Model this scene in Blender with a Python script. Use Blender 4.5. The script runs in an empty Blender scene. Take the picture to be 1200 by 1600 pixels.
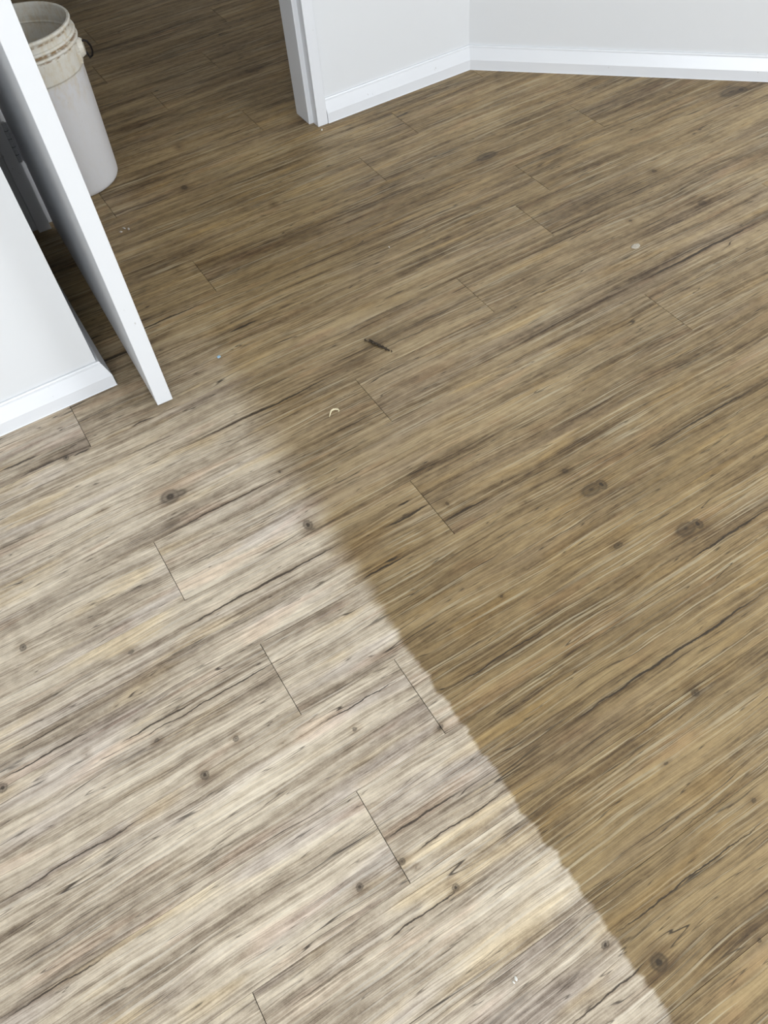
import bpy, bmesh, math, random
from mathutils import Matrix, Vector

W = 0.1524            # plank width, metres: the unit the room was measured in
sc = bpy.context.scene
COL = sc.collection

# ------------------------------------------------------------------ camera
cd = bpy.data.cameras.new('camera')
cam = bpy.data.objects.new('camera', cd)
COL.objects.link(cam)
R = ((0.8502057272, 0.4579394571, -0.2596953504),
     (-0.5218260701, 0.6678243246, -0.5307619280),
     (-0.0696259572, 0.5867726351, 0.8067528127))
cam.matrix_world = Matrix.Translation((0, 0, 1.2091466)) @ Matrix(R).to_4x4()
cd.sensor_fit = 'VERTICAL'
cd.sensor_height = 24.0
cd.lens = 1231.582 / 1600 * 24.0
cd.clip_start = 0.02
sc.camera = cam

# ------------------------------------------------------------------ world and light
wd = bpy.data.worlds.new('daylight')
wd.use_nodes = True
bg = wd.node_tree.nodes['Background']
bg.inputs[0].default_value = (0.78, 0.88, 1.0, 1)
bg.inputs[1].default_value = 1.0
sc.world = wd


def area(name, loc, target, sx, sy, power, color):
    l = bpy.data.lights.new(name, 'AREA')
    l.shape = 'RECTANGLE'
    l.size, l.size_y, l.energy, l.color = sx, sy, power, color
    o = bpy.data.objects.new(name, l)
    COL.objects.link(o)
    o.location = loc
    o.rotation_euler = (Vector(target) - Vector(loc)).to_track_quat('-Z', 'Y').to_euler()
    return o


area('daylight_opening', (-1.0, -2.86, 1.20), (0.4, 0.6, 0.6), 1.3, 2.1, 118, (0.89, 0.946, 1.0))
area('side_fill', (2.58, -0.75, 1.45), (0.5, 1.6, 0.1), 1.3, 1.3, 64, (0.90, 0.95, 1.0))  # added fill lamp at right, brightens the bucket and right side
area('back_room_fill', (3.1, 3.6, 1.5), (0.6, 2.8, 0.3), 0.9, 1.1, 17, (1.0, 0.95, 0.88))  # added fill lamp in the unseen back room, aimed at bucket and floor

sc.view_settings.view_transform = 'Standard'
sc.view_settings.look = 'None'
sc.view_settings.gamma = 1.0
sc.view_settings.use_curve_mapping = False
sc.view_settings.exposure = 0.0


# ------------------------------------------------------------------ node helper
class NT:
    def __init__(self, m):
        self.t = m.node_tree
        self.t.nodes.clear()

    def n(self, typ, **kw):
        nd = self.t.nodes.new(typ)
        ins = kw.pop('ins', {})
        for k, v in kw.items():
            setattr(nd, k, v)
        for k, v in ins.items():
            if isinstance(v, bpy.types.NodeSocket):
                self.t.links.new(v, nd.inputs[k])
            else:
                nd.inputs[k].default_value = v
        return nd

    def math(self, op, a, b=None, c=None, clamp=False):
        ins = {0: a}
        if b is not None: ins[1] = b
        if c is not None: ins[2] = c
        return self.n('ShaderNodeMath', operation=op, use_clamp=clamp, ins=ins).outputs[0]

    def vmath(self, op, a, b=None, c=None):
        ins = {0: a}
        if b is not None: ins[1] = b
        if c is not None: ins[2] = c
        nd = self.n('ShaderNodeVectorMath', operation=op, ins=ins)
        return nd.outputs['Value'] if op in ('LENGTH', 'DOT_PRODUCT') else nd.outputs[0]

    def noise(self, vec, scale=1, detail=2, rough=.5, dist=0):
        return self.n('ShaderNodeTexNoise', ins={'Vector': vec, 'Scale': scale, 'Detail': detail, 'Roughness': rough, 'Distortion': dist}).outputs[0]

    def rng(self, v, a, b, c=0., d=1., smooth=True):
        return self.n('ShaderNodeMapRange', interpolation_type='SMOOTHSTEP' if smooth else 'LINEAR',
                      ins={0: v, 1: a, 2: b, 3: c, 4: d}).outputs[0]

    def mix(self, f, a, b, mode='MIX'):
        nd = self.n('ShaderNodeMix', data_type='RGBA', blend_type=mode)
        for k, v in ((0, f), (6, a), (7, b)):
            if isinstance(v, bpy.types.NodeSocket): self.t.links.new(v, nd.inputs[k])
            else: nd.inputs[k].default_value = v if k == 0 or len(v) == 4 else (*v, 1)
        return nd.outputs[2]

    def ramp(self, f, stops):
        nd = self.n('ShaderNodeValToRGB', ins={0: f})
        e = nd.color_ramp.elements
        while len(e) < len(stops): e.new(.5)
        for k, (p, c) in enumerate(stops):
            e[k].position = p
            e[k].color = (*c, 1)
        return nd.outputs[0]

    def out(self, color, rough=.5, normal=None, **kw):
        b = self.n('ShaderNodeBsdfPrincipled')
        for k, v in dict(kw, **{'Base Color': color, 'Roughness': rough}).items():
            if isinstance(v, bpy.types.NodeSocket): self.t.links.new(v, b.inputs[k])
            else: b.inputs[k].default_value = (*v, 1) if isinstance(v, tuple) and len(v) == 3 else v
        if normal is not None: self.t.links.new(normal, b.inputs['Normal'])
        o = self.n('ShaderNodeOutputMaterial')
        self.t.links.new(b.outputs[0], o.inputs[0])
        return b


def newmat(name):
    m = bpy.data.materials.new(name)
    m.use_nodes = True
    return m, NT(m)


# marks printed in the vinyl: (x, y, half length, half width, strength) in metres on the floor
KNOTS = [(0.0593, 1.0672, 0.0222, 0.015, 1), (0.0812, 1.0637, 0.0174, 0.01, 0.8), (0.0296, 1.0647, 0.0146, 0.0083, 0.6), (0.2541, 0.8519, 0.0098, 0.0104, 1), (0.7209, 0.617, 0.016, 0.0081, 0.7), (0.7425, 0.6169, 0.0269, 0.0122, 0.9), (0.7662, 0.6155, 0.0109, 0.0109, 1), (0.8033, 0.4544, 0.0183, 0.0085, 0.7), (0.8232, 0.4527, 0.0263, 0.0121, 0.9), (0.848, 0.4495, 0.0106, 0.0097, 1), (0.3056, -0.0344, 0.013, 0.0091, 1), (1.2662, 1.6779, 0.0403, 0.0143, 0.9), (1.2299, 1.6819, 0.016, 0.0114, 0.7), (2.0263, 1.5147, 0.0514, 0.0172, 0.9), (2.055, 1.5054, 0.0211, 0.0143, 1), (1.5644, 1.1639, 0.0177, 0.0111, 0.8), (-0.2878, 0.9039, 0.0072, 0.007, 0.9), (-0.1059, 0.5227, 0.0075, 0.0064, 1), (-0.0395, 0.5487, 0.0059, 0.0044, 0.9), (-0.1493, 0.6162, 0.0058, 0.0034, 0.8), (0.1276, 0.4588, 0.006, 0.0043, 0.8), (-0.2544, 0.6571, 0.0047, 0.0035, 0.7), (0.0204, 0.5012, 0.0059, 0.0032, 0.7), (-0.3856, 0.6792, 0.009, 0.0069, 1), (0.6121, 0.2146, 0.0078, 0.0057, 0.9), (0.7308, 0.68, 0.0096, 0.0057, 0.8), (0.623, 0.6641, 0.0079, 0.0055, 0.7), (0.6995, 0.493, 0.0115, 0.0049, 0.9), (0.0174, 0.2556, 0.0061, 0.0043, 1), (0.1314, 0.1826, 0.0062, 0.0042, 1), (0.2603, 0.0185, 0.007, 0.0037, 1), (0.496, 0.1552, 0.0062, 0.0022, 0.8), (-0.0848, 1.2899, 0.0063, 0.0076, 1), (-0.1285, 0.7882, 0.0083, 0.004, 0.8), (0.5141, 2.0711, 0.0128, 0.0128, 0.8), (0.5863, 2.2809, 0.0078, 0.0108, 0.7), (1.5709, 1.344, 0.0102, 0.0074, 0.8), (0.6796, 1.8418, 0.0072, 0.0087, 0.7), (0.9609, 2.5686, 0.0355, 0.0128, 0.7), (0.2433, 0.3873, 0.0062, 0.0031, 1), (0.086, 0.2522, 0.0063, 0.0044, 0.9), (0.4993, 0.7437, 0.0039, 0.0043, 0.9), (0.4296, 0.7109, 0.0062, 0.0055, 0.6), (-0.0665, 1.1137, 0.0084, 0.0051, 0.7), (0.3523, 1.7342, 0.0097, 0.0079, 0.7), (1.1805, 1.9759, 0.0167, 0.0132, 0.6), (1.373, 1.2143, 0.0057, 0.0045, 0.8), (0.5631, 0.0474, 0.0061, 0.0032, 0.8), (0.4337, -0.0848, 0.0045, 0.0028, 0.8), (0.4639, 0.5238, 0.0029, 0.0024, 0.9), (0.2688, 0.9988, 0.0032, 0.0033, 0.9), (0.1068, 1.3069, 0.0189, 0.0079, 0.35), (0.0179, 1.2802, 0.0104, 0.0077, 0.45), (0.0989, 0.2349, 0.0036, 0.0026, 0.7), (0.7919, 1.0224, 0.0077, 0.0055, 0.5), (0.5636, 1.1746, 0.0119, 0.0078, 0.6), (0.5822, 1.0065, 0.0072, 0.0044, 0.6)]
CRACKS = [(-0.1053, 1.233, 0.1299, 0.0015, 0.6), (0.0683, 1.2211, 0.103, 0.0028, 0.7), (-0.1218, 1.0954, 0.1537, 0.0012, 0.7), (0.1329, 0.9871, 0.1437, 0.0016, 0.8), (0.123, 0.7814, 0.1569, 0.0016, 1), (-0.1846, 0.7559, 0.189, 0.0009, 0.7), (-0.0448, 0.6332, 0.1435, 0.0009, 0.9), (0.1543, 0.4938, 0.0899, 0.0012, 1.2), (-0.3063, 0.693, 0.0765, 0.0013, 1.1), (-0.3009, 0.7274, 0.0755, 0.0009, 0.8), (-0.1372, 0.6449, 0.0607, 0.0012, 1), (-0.3176, 0.5157, 0.1125, 0.0008, 0.9), (-0.3989, 0.3694, 0.0728, 0.001, 0.9), (-0.0796, 0.1796, 0.0894, 0.0011, 1.3), (0.0742, 0.179, 0.0628, 0.0006, 0.9), (0.2269, -0.0261, 0.0616, 0.0007, 1), (0.414, 0.0207, 0.1428, 0.0009, 1.1), (0.1472, 0.2909, 0.0642, 0.0014, 0.9), (0.1906, 0.2529, 0.0878, 0.0009, 0.9), (0.3973, 0.4332, 0.1344, 0.0011, 0.8), (0.6361, 0.2826, 0.2019, 0.0015, 1), (0.421, 0.7631, 0.0512, 0.0021, 1.1), (0.5189, 0.7131, 0.0474, 0.0014, 1), (1.0658, 0.6327, 0.1481, 0.0018, 0.8), (0.8785, 0.4006, 0.0907, 0.0015, 1), (0.6248, 0.4743, 0.0989, 0.0015, 0.6), (0.4317, 0.641, 0.0787, 0.0012, 0.7), (0.4342, 0.517, 0.0852, 0.0009, 0.6), (0.4458, 1.0258, 0.0936, 0.0014, 0.7), (-0.0161, 1.4254, 0.0286, 0.0021, 0.8), (0.3199, 1.1725, 0.1666, 0.0021, 0.9), (0.5873, 1.5038, 0.1497, 0.0018, 0.7), (0.2516, 1.5756, 0.122, 0.0021, 0.8), (0.7538, 1.6734, 0.1627, 0.002, 0.6), (0.9729, 1.5056, 0.157, 0.0025, 0.7), (1.3691, 1.2891, 0.1778, 0.0016, 0.7), (1.4156, 1.023, 0.1847, 0.0026, 0.9), (1.2662, 1.6144, 0.1655, 0.0028, 0.6), (1.6057, 1.3025, 0.3123, 0.0019, 0.7), (1.3891, 1.9595, 0.1551, 0.0034, 0.6), (1.6899, 1.6887, 0.1447, 0.0024, 0.7), (0.5935, 2.501, 0.1474, 0.003, 0.7), (0.4864, 2.1567, 0.1409, 0.003, 0.7), (1.1631, 2.9909, 0.1208, 0.0042, 0.6), (0.88, 3.0685, 0.1551, 0.0042, 0.5), (0.7311, 1.5803, 0.1744, 0.002, 0.6), (1.1967, 1.2525, 0.2224, 0.0025, 0.7), (0.6972, 1.1822, 0.1342, 0.003, 0.7), (0.7836, 1.207, 0.1415, 0.0023, 0.7), (0.5144, 0.4338, 0.1111, 0.0009, 0.6), (0.5526, 0.348, 0.1231, 0.0011, 0.6), (0.4936, 0.0729, 0.115, 0.0008, 0.7), (0.3576, 0.3024, 0.08, 0.0008, 0.6), (0.4316, 0.794, 0.0142, 0.0022, 0.8), (0.095, 1.0887, 0.06, 0.0013, 0.5), (0.8533, 1.5459, 0.1812, 0.0025, 0.5), (0.1126, 1.5219, 0.0406, 0.0034, 1.1), (0.0822, 1.6147, 0.0361, 0.0026, 0.8), (-0.1215, 1.2948, 0.0617, 0.0015, 0.9), (-0.0518, 1.2859, 0.0177, 0.0019, 1), (-0.1724, 1.3331, 0.04, 0.0019, 1), (0.3248, 0.6899, 0.0517, 0.0015, 1.1), (0.3456, 0.6964, 0.0165, 0.002, 1.2), (0.0869, 1.2915, 0.0264, 0.0019, 1.1), (0.3976, 1.4397, 0.0345, 0.0022, 1)]



def plank_material(knots, cracks):
    m, t = newmat('printed_timber_vinyl')
    pos = t.n('ShaderNodeNewGeometry').outputs['Position']
    rnd = t.n('ShaderNodeObjectInfo').outputs['Random']
    # every plank carries its own stretch of the print
    off = t.n('ShaderNodeCombineXYZ', ins={0: t.math('MULTIPLY', rnd, 41.), 1: t.math('MULTIPLY', rnd, 17.), 2: t.math('MULTIPLY', rnd, 9.)}).outputs[0]
    p0 = t.vmath('ADD', pos, off)
    # the grain wanders a little
    wob = t.math('SUBTRACT', t.noise(t.vmath('MULTIPLY', p0, (3.2, 11., 1.)), 1, 2), .5)
    wob2 = t.math('SUBTRACT', t.noise(t.vmath('MULTIPLY', p0, (14., 60., 1.)), 1, 2), .5)
    dy = t.math('ADD', t.math('MULTIPLY', wob, .020), t.math('MULTIPLY', wob2, .0035))
    dv = t.n('ShaderNodeCombineXYZ', ins={1: dy}).outputs[0]
    p = t.vmath('ADD', p0, dv)
    blotch = t.noise(t.vmath('MULTIPLY', p, (2.6, 30., 1.)), 1, 3, .6)
    blotch2 = t.noise(t.vmath('MULTIPLY', p, (5.5, 80., 1.)), 1, 2, .6)
    broad = t.noise(t.vmath('MULTIPLY', p, (2.0, 9., 1.)), 1, 2)
    mott = t.noise(t.vmath('MULTIPLY', p0, (40., 75., 1.)), 1, 3, .65)
    streak = t.noise(t.vmath('MULTIPLY', p, (3.6, 230., 1.)), 1, 2, .62)
    grain = t.noise(t.vmath('MULTIPLY', p, (8., 560., 1.)), 1, 1, .6)
    speck = t.noise(t.vmath('MULTIPLY', p0, (480., 900., 1.)), 1, 1)

    # tone of the print: 0 dark, 1 pale
    tone = t.math('MULTIPLY', blotch, .84)
    tone = t.math('MULTIPLY_ADD', blotch2, .32, tone)
    tone = t.math('MULTIPLY_ADD', broad, .42, tone)
    tone = t.math('MULTIPLY_ADD', mott, .40, tone)
    tone = t.math('MULTIPLY_ADD', streak, .46, tone)
    tone = t.math('MULTIPLY_ADD', grain, .46, tone)
    tone = t.math('MULTIPLY_ADD', speck, .14, tone)     # mean about 1.52
    tone = t.rng(tone, 1.15, 1.85, 0, 1, False)
    col = t.ramp(tone, [(0.0, (.090, .064, .043)), (.22, (.220, .176, .130)), (.45, (.395, .335, .260)),
                        (.66, (.555, .488, .392)), (.85, (.690, .617, .500)), (1.0, (.77, .70, .58))])
    col = t.mix(1., col, (1.035, 1.0, .95), 'MULTIPLY')
    # hue drifts along the print: grey violet, straw, russet
    h1 = t.noise(t.vmath('MULTIPLY', p, (2.6, 16., 1.)), 1, 2)
    h2 = t.noise(t.vmath('MULTIPLY', t.vmath('ADD', p, (7.3, 3.1, 5.)), (4.6, 26., 1.)), 1, 2)
    col = t.mix(t.rng(h1, .52, .68, 0, .75), col, t.mix(1., col, (.95, .965, 1.08), 'MULTIPLY'))
    col = t.mix(t.rng(h2, .54, .72, 0, .8), col, t.mix(1., col, (1.07, 1.0, .84), 'MULTIPLY'))
    col = t.mix(t.rng(h2, .42, .30, 0, .7), col, t.mix(1., col, (1.06, .97, .94), 'MULTIPLY'))

    # the worn, yellowed finish that still lies right of the stripped area and beyond it
    sx = t.n('ShaderNodeSeparateXYZ', ins={0: pos})
    x, y = sx.outputs[0], sx.outputs[1]
    edge = t.math('MULTIPLY_ADD', t.math('SUBTRACT', t.noise(t.vmath('MULTIPLY', pos, (3., 26., 1.)), 1, 4, .6), .5), .034, x)
    edge = t.math('MULTIPLY_ADD', t.math('SUBTRACT', t.noise(t.vmath('MULTIPLY', pos, (9., 90., 1.)), 1, 2), .5), .010, edge)
    soft = t.rng(y, .45, 1.25, .0045, .085)
    lo = t.math('SUBTRACT', 1.8 * W, soft)
    hi = t.math('ADD', 1.8 * W, soft)
    right = t.rng(edge, lo, hi, 0, 1)
    yy = t.math('MULTIPLY_ADD', t.math('SUBTRACT', t.noise(t.vmath('MULTIPLY', pos, (5., 12., 1.)), 1, 3), .5), .22, y)
    yy = t.math('MULTIPLY_ADD', x, .55, yy)
    far = t.rng(yy, .98, 1.80, 0, 1)  # gradual onset paints the daylight's falloff into the finish colour
    worn = t.math('MULTIPLY', t.math('MAXIMUM', right, far), t.rng(t.math('ABSOLUTE', t.math('SUBTRACT', y, 1.05)), 0, .55, .86, 1))
    tint = t.mix(t.rng(t.noise(t.vmath('MULTIPLY', pos, (2.2, 4., 1.)), 1, 3), .35, .65, 0, 1), (.455, .375, .232), (.540, .448, .285))
    # pale dust lies in the embossing of the worn part
    groove = t.math('MULTIPLY', t.rng(t.noise(t.vmath('MULTIPLY', p, (4.5, 330., 1.)), 1, 1, .55), .575, .66, 0, 1),
                    t.rng(t.noise(t.vmath('MULTIPLY', p0, (5., 14., 1.)), 1, 2), .36, .58, .25, 1))
    dark = t.mix(1., col, tint, 'MULTIPLY')
    dark = t.mix(t.math('MULTIPLY', groove, .46), dark, (.56, .49, .335))
    pale = t.mix(t.math('MULTIPLY', groove, .30), col, (.70, .655, .57))
    col = t.mix(worn, pale, dark)

    # long dark splits in the grain, everywhere
    ridge = t.math('ABSOLUTE', t.math('SUBTRACT', t.noise(t.vmath('MULTIPLY', p, (1.6, 34., 1.)), 1, 2), .5))
    split = t.rng(ridge, .0010, .0065, 1, 0)
    split = t.math('MULTIPLY', split, t.rng(t.noise(t.vmath('MULTIPLY', p0, (7., 40., 1.)), 1, 2), .50, .64, 0, 1))
    ridge2 = t.math('ABSOLUTE', t.math('SUBTRACT', t.noise(t.vmath('MULTIPLY', p, (3.5, 95., 1.)), 1, 2), .5))
    split2 = t.math('MULTIPLY', t.rng(ridge2, .001, .014, 1, 0), t.rng(t.noise(t.vmath('MULTIPLY', p0, (9., 70., 2.)), 1, 2), .46, .58, 0, 1))
    splits = t.math('MAXIMUM', t.math('MULTIPLY', split, .92), t.math('MULTIPLY', split2, .72))
    # knots and splits that can be pointed at
    wv = t.math('SUBTRACT', t.noise(t.vmath('MULTIPLY', pos, (16., 16., 1.)), 1, 3, .6), .5)
    wv2 = t.math('SUBTRACT', t.noise(t.vmath('MULTIPLY', pos, (120., 260., 1.)), 1, 2, .6), .5)
    pk = t.vmath('ADD', pos, t.n('ShaderNodeCombineXYZ', ins={0: t.math('MULTIPLY', wv2, .006), 1: t.math('MULTIPLY_ADD', wv2, .0042, t.math('MULTIPLY', wv, .003))}).outputs[0])
    pc = t.vmath('ADD', pos, t.n('ShaderNodeCombineXYZ', ins={1: t.math('MULTIPLY_ADD', wv2, .0022, t.math('MULTIPLY', wv, .014))}).outputs[0])

    def field(src, items, grow):
        acc = None
        for (fx, fy, a, b, s) in items:
            b = max(b, .0009) * grow
            S = (1 / a, 1 / b, 0)
            B = (-fx / a, -fy / b, 3 * (1 - s))
            d = t.vmath('LENGTH', t.vmath('MULTIPLY_ADD', src, S, B))
            acc = d if acc is None else t.math('MINIMUM', acc, d)
        return acc if acc is not None else 99.
    kd = field(pk, knots, 1.3)
    cdist = field(pc, cracks, 1.25)
    kcore = t.math('MULTIPLY', t.rng(kd, 1.15, .55, 0, 1), t.rng(t.math('SINE', t.math('MULTIPLY', kd, 9.)), -1, 1, .55, 1.))
    khalo = t.rng(kd, 3.2, .9, 0, 1)
    chalo = t.rng(cdist, 5.0, 1.0, 0, 1)
    ccore = t.rng(cdist, 1.25, .75, 0, 1)
    brown = t.mix(1., col, (.56, .50, .44), 'MULTIPLY')
    col = t.mix(t.math('MULTIPLY', khalo, t.rng(streak, .3, .65, .9, .35)), col, brown)
    col = t.mix(t.math('MULTIPLY', chalo, t.rng(streak, .3, .65, .75, .1)), col, brown)
    deep = t.math('MAXIMUM', t.math('MULTIPLY', kcore, .97), t.math('MULTIPLY', ccore, .93))
    deep = t.math('MAXIMUM', deep, splits)
    col = t.mix(deep, col, t.mix(worn, (.050, .036, .025), (.034, .023, .012)))

    hgt = t.math('MULTIPLY_ADD', streak, .6, t.math('MULTIPLY', grain, .6))
    hgt = t.math('SUBTRACT', hgt, t.math('MULTIPLY', deep, .5))
    bump = t.n('ShaderNodeBump', ins={'Strength': .30, 'Distance': .0012, 'Height': hgt})
    rough = t.math('MULTIPLY_ADD', t.math('SUBTRACT', 1., tone), .12, .46)
    t.out(col, rough, bump.outputs[0], **{'Specular IOR Level': .42})
    return m


def paint(name, color, rough, marks=0., bump=.0):
    m, t = newmat(name)
    pos = t.n('ShaderNodeNewGeometry').outputs['Position']
    n = t.noise(pos, 2.2, 4, .6)
    c = t.mix(t.rng(n, .3, .7, 0, .06), color, tuple(v * .9 for v in color))
    if marks:
        sp = t.rng(t.noise(t.vmath('MULTIPLY', pos, (90., 90., 60.)), 1, 2), .735, .79, 0, marks)
        c = t.mix(sp, c, (.32, .29, .25))
    nrm = None
    if bump:
        nrm = t.n('ShaderNodeBump', ins={'Strength': bump, 'Distance': .001, 'Height': t.noise(pos, 320, 3, .6)}).outputs[0]
    t.out(c, rough, nrm)
    return m


def plain(name, color, rough, metal=0.):
    m, t = newmat(name)
    pos = t.n('ShaderNodeNewGeometry').outputs['Position']
    c = t.mix(t.rng(t.noise(pos, 700, 3), .35, .65, 0, 1), color, tuple(v * .62 for v in color))
    t.out(c, rough, Metallic=metal)
    return m


def bucket_material():
    m, t = newmat('stained_white_plastic')
    pos = t.n('ShaderNodeTexCoord').outputs['Object']
    s = t.n('ShaderNodeSeparateXYZ', ins={0: pos})
    z = s.outputs[2]
    ang = t.math('ARCTAN2', s.outputs[1], s.outputs[0])
    cyl = t.n('ShaderNodeCombineXYZ', ins={0: t.math('MULTIPLY', ang, 1.), 1: z}).outputs[0]
    drip = t.noise(t.vmath('MULTIPLY', cyl, (7., 26., 1.)), 1, 4, .65)
    base = t.mix(t.rng(z, .29, .31, 0, 1), (.86, .85, .86), (.87, .84, .76))
    col = t.mix(t.math('MULTIPLY', t.rng(drip, .40, .75, 0, .8), t.rng(z, .20, .33, .08, 1)), base, (.72, .61, .43))
    # paint and dirt caught under the rings
    ring = t.math('MAXIMUM', t.rng(t.math('ABSOLUTE', t.math('SUBTRACT', z, .373)), .0055, .001, 0, 1),
                  t.rng(t.math('ABSOLUTE', t.math('SUBTRACT', z, .3595)), .0045, .001, 0, 1))
    ring = t.math('MAXIMUM', ring, t.rng(t.math('ABSOLUTE', t.math('SUBTRACT', z, .398)), .004, .001, 0, .8))
    rr = t.math('POWER', t.math('ADD', t.math('MULTIPLY', s.outputs[0], s.outputs[0]), t.math('MULTIPLY', s.outputs[1], s.outputs[1])), .5)
    ring = t.math('MULTIPLY', ring, t.rng(rr, .1296, .1306, .12, 1))
    broken = t.rng(t.noise(t.vmath('MULTIPLY', cyl, (9., 60., 1.)), 1, 3), .40, .60, 0, 1)
    col = t.mix(t.math('MULTIPLY', ring, broken), col, (.38, .25, .13))
    fl = t.rng(t.noise(t.vmath('MULTIPLY', cyl, (24., 150., 1.)), 1, 3, .6), .66, .74, 0, .7)
    col = t.mix(t.math('MULTIPLY', fl, t.rng(z, .05, .36, .55, 1)), col, (.34, .28, .22))
    b = t.out(col, .42)
    b.inputs['Subsurface Weight'].default_value = .12
    b.inputs['Subsurface Radius'].default_value = (.02, .018, .015)
    b.inputs['Subsurface Scale'].default_value = .4
    tr = t.n('ShaderNodeBsdfTranslucent', ins={0: col})
    mx = t.n('ShaderNodeMixShader', ins={0: .12})
    t.t.links.new(b.outputs[0], mx.inputs[1])
    t.t.links.new(tr.outputs[0], mx.inputs[2])
    t.t.links.new(mx.outputs[0], [n for n in t.t.nodes if n.type == 'OUTPUT_MATERIAL'][0].inputs[0])
    return m


M_PLANK = plank_material([], [])


def material_for(x0, x1, y0, y1):
    """the print of one plank: knots and splits that lie on it"""
    near = lambda f, a, b: f[0] + f[2] * a > x0 and f[0] - f[2] * a < x1 and f[1] + .012 + f[3] * b > y0 and f[1] - .012 - f[3] * b < y1
    k = [f for f in KNOTS if near(f, 3., 3.)]
    c = [f for f in CRACKS if near(f, 1.2, 4.)]
    return plank_material(k, c) if k or c else M_PLANK


M_WALL = paint('wall_paint', (.675, .682, .690), .62, 0, .05)
M_TRIM = paint('gloss_trim_paint', (.70, .71, .73), .30, .55)
M_DOOR = paint('satin_door_paint', (.68, .69, .705), .33, .5)
M_CEIL = paint('ceiling_paint', (.78, .78, .77), .7)
M_SUB = plain('underlay', (.045, .032, .02), .9)
M_BUCKET = bucket_material()
M_WIRE = plain('dark_bail_wire', (.022, .018, .018), .4, .6)
M_HINGE = plain('painted_hinge', (.60, .61, .63), .35, .0)
M_GAP = plain('hinge_pin_steel', (.05, .05, .055), .4, .7)
M_BARK = plain('dark_bark', (.045, .030, .016), .8)
M_BARK2 = plain('split_bark', (.20, .15, .09), .8)
M_STRAW = plain('pale_wood', (.86, .76, .50), .6)
M_BLUE = plain('pale_blue_plastic', (.42, .66, .86), .35)
M_FLAKE = plain('old_paint', (.56, .50, .40), .55)
M_WHITE = plain('white_paint_crumb', (.86, .84, .76), .5)
M_CRUMB = plain('grey_plaster_crumb', (.62, .57, .52), .8)


# ------------------------------------------------------------------ mesh helpers
def add_box(bm, x0, x1, y0, y1, z0, z1, bevel=0.):
    r = bmesh.ops.create_cube(bm, size=1)
    vs = r['verts']
    for v in vs:
        v.co = Vector((x0 if v.co.x < 0 else x1, y0 if v.co.y < 0 else y1, z0 if v.co.z < 0 else z1))
    if bevel:
        es = list({e for v in vs for e in v.link_edges})
        bmesh.ops.bevel(bm, geom=es, offset=bevel, segments=2, affect='EDGES', profile=.6)


def obj(name, bm, mat, parent=None, smooth=False, loc=None):
    me = bpy.data.meshes.new(name)
    bmesh.ops.recalc_face_normals(bm, faces=bm.faces)
    bm.to_mesh(me)
    bm.free()
    if smooth:
        me.polygons.foreach_set('use_smooth', [True] * len(me.polygons))
    me.materials.append(mat)
    o = bpy.data.objects.new(name, me)
    COL.objects.link(o)
    if parent: o.parent = parent
    if loc: o.location = loc
    return o


def structure(o, label, cat):
    o['kind'] = 'structure'
    o['label'] = label
    o['category'] = cat
    return o


def tag(o, label, cat, group=None):
    o['label'] = label
    o['category'] = cat
    if group: o['group'] = group
    return o


def box_obj(name, x0, x1, y0, y1, z0, z1, mat, parent=None, bevel=0.):
    bm = bmesh.new()
    add_box(bm, x0, x1, y0, y1, z0, z1, bevel)
    return obj(name, bm, mat, parent)


def sweep(path, profile, closed_ends=True):
    """profile: (distance out from the path to the room side, height); path: plan points, room on the right hand side.
    Offsets are mitred at the bends."""
    bm = bmesh.new()
    n = len(path)
    nrm = []
    for i in range(n - 1):
        d = (Vector(path[i + 1]) - Vector(path[i])).normalized()
        nrm.append(Vector((d.y, -d.x)))
    rings = []
    for i, p in enumerate(path):
        a = nrm[max(i - 1, 0)]
        b = nrm[min(i, n - 2)]
        m = (a + b) / (1 + a.dot(b))
        rings.append([bm.verts.new((p[0] + m.x * o, p[1] + m.y * o, h)) for o, h in profile])
    k = len(profile)
    for i in range(n - 1):
        for j in range(k):
            bm.faces.new((rings[i][j], rings[i][(j + 1) % k], rings[i + 1][(j + 1) % k], rings[i + 1][j]))
    bm.faces.new(rings[0])
    bm.faces.new(rings[-1][::-1])
    return bm


def tube(pts, rad, sides=8):
    """one closed tube along pts; rad is a number or one number per point"""
    bm = bmesh.new()
    pts = [Vector(p) for p in pts]
    rings = []
    up = Vector((0.13, 0.21, 1)).normalized()
    for i, p in enumerate(pts):
        d = (pts[min(i + 1, len(pts) - 1)] - pts[max(i - 1, 0)]).normalized()
        a = d.cross(up)
        if a.length < 1e-3: a = d.cross(Vector((1, 0, 0)))
        a.normalize()
        b = d.cross(a)
        r = rad[i] if isinstance(rad, (list, tuple)) else rad
        rings.append([bm.verts.new(p + a * r * math.cos(k * math.tau / sides) + b * r * math.sin(k * math.tau / sides)) for k in range(sides)])
    for i in range(len(rings) - 1):
        for k in range(sides):
            bm.faces.new((rings[i][k], rings[i][(k + 1) % sides], rings[i + 1][(k + 1) % sides], rings[i + 1][k]))
    bm.faces.new(rings[0][::-1])
    bm.faces.new(rings[-1])
    return bm


def lathe(prof, seg=96):
    """prof: closed loop of (radius, z)"""
    bm = bmesh.new()
    rings = [[bm.verts.new((r * math.cos(k * math.tau / seg), r * math.sin(k * math.tau / seg), z)) for k in range(seg)] if r > 1e-6
             else [bm.verts.new((0, 0, z))] for r, z in prof]
    for i in range(len(prof) - 1):
        A, B = rings[i], rings[i + 1]
        for k in range(seg):
            k2 = (k + 1) % seg
            if len(A) == 1: bm.faces.new((A[0], B[k2], B[k]))
            elif len(B) == 1: bm.faces.new((A[k], A[k2], B[0]))
            else: bm.faces.new((A[k], A[k2], B[k2], B[k]))
    return bm


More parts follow.
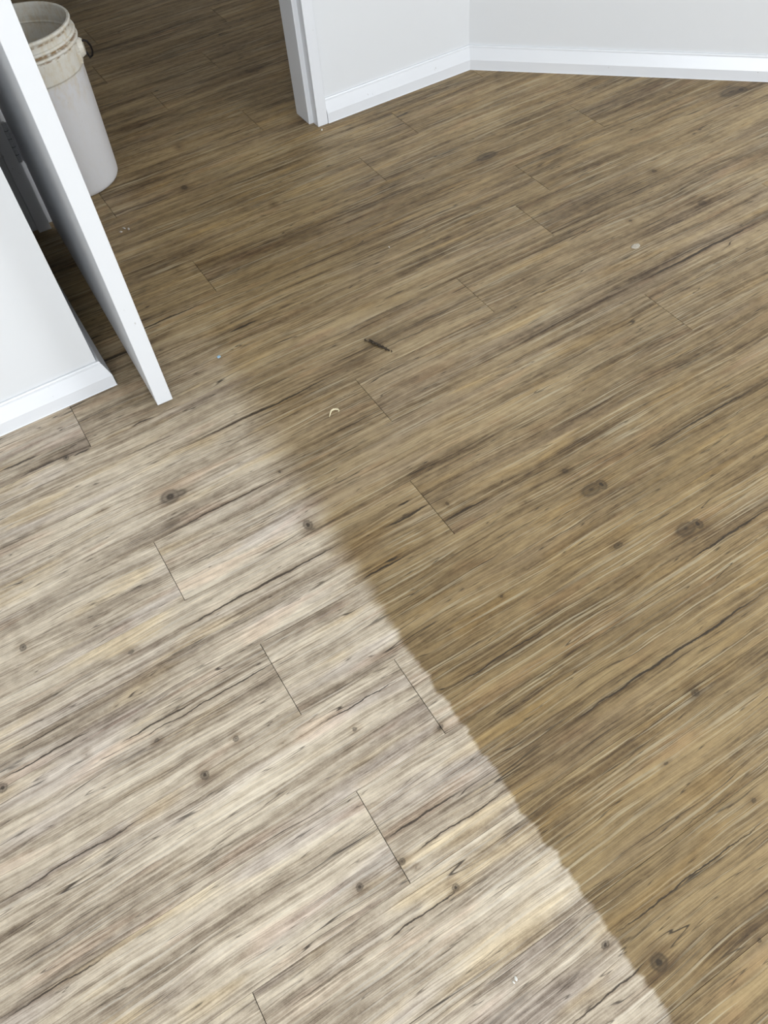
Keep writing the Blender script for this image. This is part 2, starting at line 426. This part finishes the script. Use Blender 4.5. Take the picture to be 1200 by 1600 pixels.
# ------------------------------------------------------------------ the floor: underlay and planks
V_WALL = 14.0 * W          # face of the wall with the doorway
V_BACK = 14.6 * W          # its other face
V_LEFT = 9.52 * W          # face of the wall at left
U_LEFT = 0.409 * W         # its end
SK_T, SK_H = .018, .067    # skirting thickness and height
CEIL = 2.42
X0, X1, Y0, Y1 = -12.0 * W, 20.0 * W, -19.0 * W, 30.0 * W

floor = structure(box_obj('floor', X0, X1, Y0, Y1, -.04, -.0045, M_SUB),
                  'timber look plank floor, pale bare strip at left and browner worn finish at right', 'floor')


def plank_mesh(L, w):
    """one plank from its left end: flat top with a tiny eased edge, 18 triangles"""
    bm = bmesh.new()
    e, d, t = .0003, .00025, .0040
    lo = [bm.verts.new(c) for c in ((0, 0, -t), (L, 0, -t), (L, w, -t), (0, w, -t))]
    mi = [bm.verts.new(c) for c in ((0, 0, -d), (L, 0, -d), (L, w, -d), (0, w, -d))]
    hi = [bm.verts.new(c) for c in ((e, e, 0), (L - e, e, 0), (L - e, w - e, 0), (e, w - e, 0))]
    for A, B in ((lo, mi), (mi, hi)):
        for k in range(4):
            bm.faces.new((A[k], A[(k + 1) % 4], B[(k + 1) % 4], B[k]))
    bm.faces.new(hi)
    bm.faces.new(lo[::-1])
    me = bpy.data.meshes.new('plank')
    bm.to_mesh(me)
    bm.free()
    me.materials.append(M_PLANK)
    return me


# where a butt joint falls in each row (in plank widths; planks are eight widths long)
JOINT = {-3: .8, -2: 5.6, -1: 5.5, 0: -1.11 + 0, 1: .53, 2: 1.60, 3: .44, 4: 3.09, 5: -.06, 6: 3.44, 7: 5.88, 8: -.20, 9: .54,
         10: 2.62, 11: 6.44, 12: 7.77, 13: 2.0, 14: 5.44, 15: 1.2, 16: 4.23, 17: 5.84, 18: 3.60, 19: 6.96, 20: 4.08,
         21: 1.7, 22: 6.2, 23: 3.0, 24: .4, 25: 5.1, 26: 2.3, 27: 7.2}
LEN = 7.99
for k in range(-19, -3): JOINT[k] = (k * 3.37) % 8
V0 = .4529
cache = {}
GAP_E, GAP_L = .0010, .0004
for row, u in JOINT.items():
    u0 = u
    while u0 > X0 / W: u0 -= LEN
    while u0 < X1 / W:
        a, b = max(u0 * W + GAP_E / 2, X0), min((u0 + LEN) * W - GAP_E / 2, X1)
        if b - a > .02:
            key = round(b - a, 4)
            if key not in cache: cache[key] = plank_mesh(b - a, W - GAP_L)
            o = bpy.data.objects.new('plank', cache[key])
            COL.objects.link(o)
            o.parent = floor
            o.location = (a, (V0 + row) * W + GAP_L / 2, 0)
            m_ = material_for(a, b, (V0 + row) * W, (V0 + row + 1) * W)
            if m_ is not M_PLANK:
                o.material_slots[0].link = 'OBJECT'
                o.material_slots[0].material = m_
        u0 += LEN

# ------------------------------------------------------------------ walls
wl = structure(box_obj('wall_left', X0, U_LEFT, V_LEFT, V_WALL - .0005, 0, CEIL, M_WALL),
               'white painted wall end at the left edge, in front of the door', 'wall')
# wall with the doorway: nib behind the left wall, long piece to the corner, head above the door
DOOR_L, DOOR_R, HEAD = .70 * W, 6.583 * W, 2.09
CX, CY = 9.967 * W, 13.86 * W                       # skirting corner at the floor
bm = bmesh.new()
add_box(bm, X0, DOOR_L, V_WALL, V_BACK, 0, CEIL)
obj_n = structure(obj('wall_nib', bm, M_WALL), 'short return of white wall left of the door frame', 'wall')
cxw = CX + SK_T * math.tan(math.radians(22.5))
bm = bmesh.new()
far = 7.6
poly = [(DOOR_R, V_WALL), (cxw, V_WALL), (cxw + .10, V_BACK), (DOOR_R, V_BACK)]
def prism(poly, z0, z1):
    bm = bmesh.new()
    a = [bm.verts.new((x, y, z0)) for x, y in poly]
    b = [bm.verts.new((x, y, z1)) for x, y in poly]
    n = len(poly)
    for k in range(n): bm.faces.new((a[k], a[(k + 1) % n], b[(k + 1) % n], b[k]))
    bm.faces.new(a[::-1]); bm.faces.new(b)
    return bm
structure(obj('wall_center', prism(poly, 0, CEIL), M_WALL), 'white painted wall between the door frame and the room corner', 'wall')
structure(box_obj('wall_head', DOOR_L, DOOR_R, V_WALL, V_BACK, HEAD, CEIL, M_WALL), 'wall above the doorway', 'wall')
run = 7.7 * W
rx, ry = cxw + run, V_WALL - run
structure(obj('wall_right', prism([(cxw, V_WALL), (rx, ry), (rx + .07, ry + .07), (cxw + .10, V_BACK)], 0, CEIL), M_WALL),
          'white painted wall running off at an angle along the top right', 'wall')
structure(box_obj('wall_side', rx, rx + .09, Y0, ry, 0, CEIL, M_WALL), 'wall at the right of the room, outside the picture', 'wall')
structure(box_obj('wall_end', X0 - .09, X0, Y0, Y1, 0, CEIL, M_WALL), 'wall far left, outside the picture', 'wall')
# the wall behind the camera, with the wide opening the daylight comes through
bm = bmesh.new()
add_box(bm, X0, -1.68, Y0 - .09, Y0, 0, CEIL)
add_box(bm, -.32, rx + .09, Y0 - .09, Y0, 0, CEIL)
add_box(bm, -1.68, -.32, Y0 - .09, Y0, 2.28, CEIL)
structure(obj('wall_back', bm, M_WALL), 'wall behind the viewer with a wide opening', 'wall')
structure(box_obj('wall_far', X0, X1, Y1, Y1 + .09, 0, CEIL, M_WALL), 'far wall of the room beyond the door', 'wall')
structure(box_obj('wall_far_side', X1, X1 + .09, V_BACK, Y1, 0, CEIL, M_WALL), 'side wall of the room beyond the door', 'wall')
structure(box_obj('ceiling', X0 - .09, X1 + .09, Y0 - .09, Y1 + .09, CEIL, CEIL + .05, M_CEIL), 'flat white ceiling', 'ceiling')

# ------------------------------------------------------------------ skirtings: upright foot, splayed face, thin top edge
PROF = [(0, 0), (SK_T + .0013, 0), (SK_T, .0018), (SK_T, .029), (.0075, .0600), (.0064, .0606), (.0064, .0640), (.0048, SK_H), (0, SK_H)]
structure(obj('baseboard_left', sweep([(X0, V_LEFT), (U_LEFT, V_LEFT), (U_LEFT, V_WALL - .02)], PROF), M_TRIM),
          'white splayed skirting on the left wall, turning its corner', 'skirting')
structure(obj('baseboard_center', sweep([(DOOR_R + .0016, V_WALL), (cxw, V_WALL), (rx, ry)], PROF), M_TRIM),
          'white splayed skirting turning the obtuse corner at the top', 'skirting')


# ------------------------------------------------------------------ door frame (rebated jambs and a head)
frame = bpy.data.objects.new('trim_1', None)
COL.objects.link(frame)
frame.location = (DOOR_L, V_WALL, 0)
structure(frame, 'white rebated door frame around the open doorway', 'door frame')


def jamb_poly(s, xo, xr):
    """plan of one jamb: s=+1 for the left jamb, xo outer side, xr rebate face"""
    yf, ys, yb = V_WALL - .0185, V_WALL + .0125, V_BACK + .003
    st = .0145 * s
    return [(xo, yf), (xr, yf), (xr, ys), (xr + st, ys), (xr + st, yb), (xo, yb)]


def jamb(name, poly, z1):
    o = obj(name, prism([(x - frame.location.x, y - frame.location.y) for x, y in poly], 0, z1), M_TRIM, frame)
    md = o.modifiers.new('ease', 'BEVEL')
    md.width = .0012
    md.segments = 2
    md.limit_method = 'ANGLE'
    return o


XR_L, XR_R = .925 * W, 6.362 * W
jamb('jamb', jamb_poly(1, DOOR_L, XR_L), HEAD)
jamb('jamb', jamb_poly(-1, DOOR_R - .0004, XR_R), HEAD)
o = box_obj('head', XR_L - DOOR_L, XR_R - DOOR_L, -.0185, V_BACK + .003 - V_WALL, HEAD - .033, HEAD, M_TRIM, frame)

# ------------------------------------------------------------------ the door, open square to its wall
DT = .035
GAPZ = .009
tip = Vector((.863 * W, 8.575 * W))
hin = Vector((.978 * W, 13.80 * W))
dv = hin - tip
L_DOOR = dv.length
door = bpy.data.objects.new('door_1', None)
COL.objects.link(door)
door.location = (hin.x, hin.y, 0)
door.rotation_euler = (0, 0, math.atan2(dv.y, dv.x) - math.pi)     # local +x runs from the hinge edge to the free edge
structure(door, 'white flush door standing open, seen along its bright edge beside the bucket', 'door')
bm = bmesh.new()
add_box(bm, 0, L_DOOR, 0, DT, GAPZ, HEAD - .04, .0016)
leaf = obj('leaf', bm, M_DOOR, door)
for zc in (.245, 1.05, 1.82):                                      # three butt hinges, painted over with the frame
    bm = bmesh.new()
    add_box(bm, -.0022, .030, -.0010, .0010, zc - .048, zc + .048)     # flap let into the door face edge
    add_box(bm, -.0060, -.0020, -.012, .016, zc - .048, zc + .048)     # flap across the gap to the jamb
    h = obj('hinge', bm, M_HINGE, door)
    bm = bmesh.new()
    bmesh.ops.create_cone(bm, cap_ends=True, segments=16, radius1=.0050, radius2=.0050, depth=.100)
    for v in bm.verts: v.co += Vector((-.004, -.0085, zc))
    obj('knuckle', bm, M_HINGE, h)
    bm = bmesh.new()
    for dz in (-.030, -.010, .010, .030):
        r_ = bmesh.ops.create_cone(bm, cap_ends=True, segments=16, radius1=.0052, radius2=.0052, depth=.0010)
        for v in r_['verts']: v.co += Vector((-.004, -.0085, zc + dz))
    obj('joint_line', bm, M_GAP, h)

# made-up window frames, unseen, to go with the two added lamps
win = bpy.data.objects.new('added_window_1', None)
COL.objects.link(win)
win.location = (X1, 3.55, 0)
structure(win, 'made-up window of the room beyond the door, unseen, set at the added lamp', 'window')
for (y0, y1, z0, z1) in ((-.50, -.44, .90, 2.10), (.44, .50, .90, 2.10), (-.44, .44, .90, .96), (-.44, .44, 2.04, 2.10), (-.02, .02, .96, 2.04)):
    box_obj('added_window_frame', -.045, -.002, y0, y1, z0, z1, M_TRIM, win)

win2 = bpy.data.objects.new('added_window_2', None)  # invented frame for the added side lamp, no opening behind it
COL.objects.link(win2)
win2.location = (rx, -.75, 0)
structure(win2, 'made-up window at the right of the room, unseen, set at the added lamp', 'window')
for (y0, y1, z0, z1) in ((-.74, -.67, .74, 2.16), (.67, .74, .74, 2.16), (-.67, .67, .74, .80), (-.67, .67, 2.10, 2.16), (-.02, .02, .80, 2.10)):
    box_obj('added_window_frame', -.045, -.002, y0, y1, z0, z1, M_TRIM, win2)

# ------------------------------------------------------------------ the bucket in the doorway
BX, BY = 1.8245 * W, 15.154 * W
bucket = tag(bpy.data.objects.new('bucket', None), 'white plastic bucket with brown stained rim rings, standing behind the open door', 'bucket')
COL.objects.link(bucket)
bucket.location = (BX, BY, .0002)
bucket.rotation_euler = (0, 0, 0)
outer = [(0, .004), (.100, .004), (.104, 0), (.112, 0), (.1165, .0022), (.1195, .008), (.1205, .018), (.1290, .300),
         (.1296, .3035), (.1325, .3045), (.1332, .308), (.1336, .350), (.1340, .3575)]
rim_in = [(.1345, .4045), (.1325, .4095), (.1300, .4100), (.1285, .4085), (.1283, .402), (.1275, .36), (.1180, .022), (.110, .0075), (0, .0065)]
neck = [(.1332, .3585), (.1330, .3700), (.1332, .3740), (.1328, .3850), (.1325, .4000), (.1338, .4015)]
o = obj('body', lathe(outer + neck + rim_in, 128), M_BUCKET, bucket, True)


def ring(name, r, z, w, h):
    bm = bmesh.new()
    seg, k = 128, 10
    rs = [[bm.verts.new(((r + w * math.cos(j * math.tau / k)) * math.cos(i * math.tau / seg),
                         (r + w * math.cos(j * math.tau / k)) * math.sin(i * math.tau / seg), z + h * math.sin(j * math.tau / k))) for j in range(k)] for i in range(seg)]
    for i in range(seg):
        for j in range(k):
            bm.faces.new((rs[i][j], rs[(i + 1) % seg][j], rs[(i + 1) % seg][(j + 1) % k], rs[i][(j + 1) % k]))
    return obj(name, bm, M_BUCKET, bucket, True)


ring('rim', .1335, .4055, .0030, .0045)
ring('ring', .1335, .3800, .0062, .0042)
ring('ring', .1335, .3655, .0075, .0050)
EAR = math.radians(-16)
ce, se = math.cos(EAR), math.sin(EAR)


def pol(r, dphi, z):
    a = EAR + dphi
    return (r * math.cos(a), r * math.sin(a), z)


for s in (0, math.pi):
    bm = bmesh.new()
    # a moulded ear: flat round boss with two flanges
    r0 = bmesh.ops.create_cone(bm, cap_ends=True, segments=24, radius1=.026, radius2=.018, depth=.014,
                               matrix=Matrix.Rotation(EAR + s, 4, 'Z') @ Matrix.Translation((.1375, 0, .334)) @ Matrix.Rotation(math.pi / 2, 4, 'Y'))
    r1 = bmesh.ops.create_cube(bm, size=1, matrix=Matrix.Rotation(EAR + s - .26, 4, 'Z') @ Matrix.Translation((.1345, 0, .334)) @ Matrix.Diagonal((.008, .004, .050, 1)))
    bmesh.ops.bevel(bm, geom=list({e for v in r1['verts'] for e in v.link_edges}), offset=.001, segments=2, affect='EDGES')
    obj('ear', bm, M_BUCKET, bucket)
pts = []
for k in range(0, 41):
    f = k / 40
    ph = f * math.pi
    drop = .085 * math.sin(ph) ** .8
    r = .146 + .010 * math.sin(ph * 2) ** 2 * (1 if f < .5 or f > .5 else 1)
    pts.append(pol(r, ph, .334 - drop))
H = ((.138, 0, .347), (.150, 0, .347), (.156, .01, .343), (.1605, .03, .331), (.161, .06, .317), (.157, .10, .304), (.150, .16, .296))
hook0 = [pol(a_, b_, c_) for a_, b_, c_ in H]
hook1 = [pol(a_, math.pi - b_, c_) for a_, b_, c_ in H]
obj('handle', tube(hook0 + pts[4:-4] + hook1[::-1], .0027, 8), M_WIRE, bucket, True)

# ------------------------------------------------------------------ litter on the floor
random.seed(4)


def tag_obj(name, bm, mat, label, cat, group=None, smooth=False):
    return tag(obj(name, bm, mat, None, smooth), label, cat, group)


A, B = Vector((.6045, 1.2295)), Vector((.6350, 1.1600))
d = (B - A)
n_ = Vector((-d.y, d.x)).normalized()
twig = tag(bpy.data.objects.new('twig', None), 'dark knobbly broken twig lying in the middle of the floor', 'twig')
COL.objects.link(twig)
twig.location = (A.x, A.y, 0)
pts, rad = [], []
for k in range(23):
    f = k / 22
    c = d * f * .90 + n_ * (random.uniform(-.0008, .0008) + .0012 * math.sin(f * 5))
    r = (.0019 + .0012 * math.sin(f * math.pi)) * (1.25 if k % 3 == 1 else .78)
    pts.append((c.x, c.y, .0032 + random.uniform(-.0003, .0003)))
    rad.append(max(r, .0009))
obj('stem', tube(pts, rad, 7), M_BARK, twig)
pts = [Vector((d.x * f, d.y * f, 0)) + Vector((n_.x * o_, n_.y * o_, z)) for f, o_, z in ((.10, .0075, .0020), (.20, .0058, .0024), (.32, .0040, .0026), (.42, .0022, .0034))]
obj('side_shoot', tube(pts, [.0006, .0012, .0012, .0009], 6), M_BARK, twig)
pts = [(d.x * f + n_.x * o_, d.y * f + n_.y * o_, .0050) for f, o_ in ((.03, .0006), (.08, -.0004), (.15, .0002))]
obj('split_end', tube(pts, [.0010, .0017, .0008], 6), M_BARK2, twig)
bm = bmesh.new()
for f, o_ in ((.15, .003), (.3, -.003), (.38, .0028), (.55, -.0032), (.66, .003), (.78, -.0022), (.96, .001), (.99, -.0012)):
    r_ = bmesh.ops.create_icosphere(bm, subdivisions=1, radius=random.uniform(.0011, .0019))
    for v in r_['verts']: v.co += Vector((d.x * f + n_.x * o_, d.y * f + n_.y * o_, .0019))
obj('bud_scale', bm, M_BARK, twig)

sp = [(.4230, 1.0690), (.4290, 1.0760), (.4335, 1.0800), (.4400, 1.0805), (.4475, 1.0755), (.4478, 1.0715), (.4455, 1.0700)]
bm = tube([(x, y, .0022 + .0028 * math.sin(k / 6 * math.pi)) for k, (x, y) in enumerate(sp)], [.0006, .0015, .0021, .0022, .0018, .0013, .0006], 6)
tag_obj('wood_shaving', bm, M_STRAW, 'small curled pale yellow wood shaving near the edge of the pale area', 'shaving', smooth=True)

bm = bmesh.new()
add_box(bm, -.0036, .0036, -.0028, .0028, 0, .0022, .0004)
bmesh.ops.rotate(bm, verts=bm.verts, cent=(0, 0, 0), matrix=Matrix.Rotation(.3, 3, 'Z'))
o = tag_obj('plastic_chip', bm, M_BLUE, 'tiny pale blue plastic chip right of the door edge', 'chip')
o.location = (.3065, 1.3778, 0)


def pebble(name, x, y, rx, ry, h, mat, label, cat, group=None, rot=0.):
    bm = bmesh.new()
    bmesh.ops.create_icosphere(bm, subdivisions=2, radius=1)
    for v in bm.verts:
        k = 1 + random.uniform(-.13, .13)
        v.co = Vector((v.co.x * rx * k, v.co.y * ry * k, max(v.co.z, -.4) * h + .4 * h))
    bmesh.ops.rotate(bm, verts=bm.verts, cent=(0, 0, 0), matrix=Matrix.Rotation(rot, 3, 'Z'))
    o = tag_obj(name, bm, mat, label, cat, group, True)
    o.location = (x, y, 0)
    return o


pebble('paint_flake', 1.3127, 1.1288, .0125, .0085, .0007, M_FLAKE, 'flat oval beige flake on the brown floor at right', 'flake', rot=.2)
pebble('paint_crumb', .1307, .0482, .0012, .0024, .0012, M_WHITE, 'smaller, nearer one of two white crumbs at the bottom', 'crumb', 'white crumbs near the bottom edge', .3)
pebble('paint_crumb', .1356, .0500, .0020, .0030, .0012, M_WHITE, 'larger, rounder one of two white crumbs at the bottom', 'crumb', 'white crumbs near the bottom edge', -.2)
for k, (x, y, rx, ry, r, lb) in enumerate(((.2915, 1.9790, .0042, .0020, -.5, 'leftmost of three grey plaster crumbs between bucket and door edge'),
                                           (.3040, 1.9900, .0020, .0050, .5, 'middle, narrowest of three grey plaster crumbs beyond the door edge'),
                                           (.3130, 1.9790, .0026, .0044, -.1, 'rightmost of three grey plaster crumbs beyond the door edge'))):
    pebble('plaster_crumb', x, y, rx, ry, .003, M_CRUMB, lb, 'crumb', 'plaster crumbs near the bucket', r)
pebble('grit_crumb', .9702, 2.0952, .0022, .0046, .0015, M_WHITE, 'tiny white crumb at the foot of the door frame', 'crumb', rot=-.6)
pebble('grit_sliver', .8309, 1.4904, .0012, .0036, .0010, M_WHITE, 'tiny pale sliver on the floor below the door frame, above the twig', 'sliver')
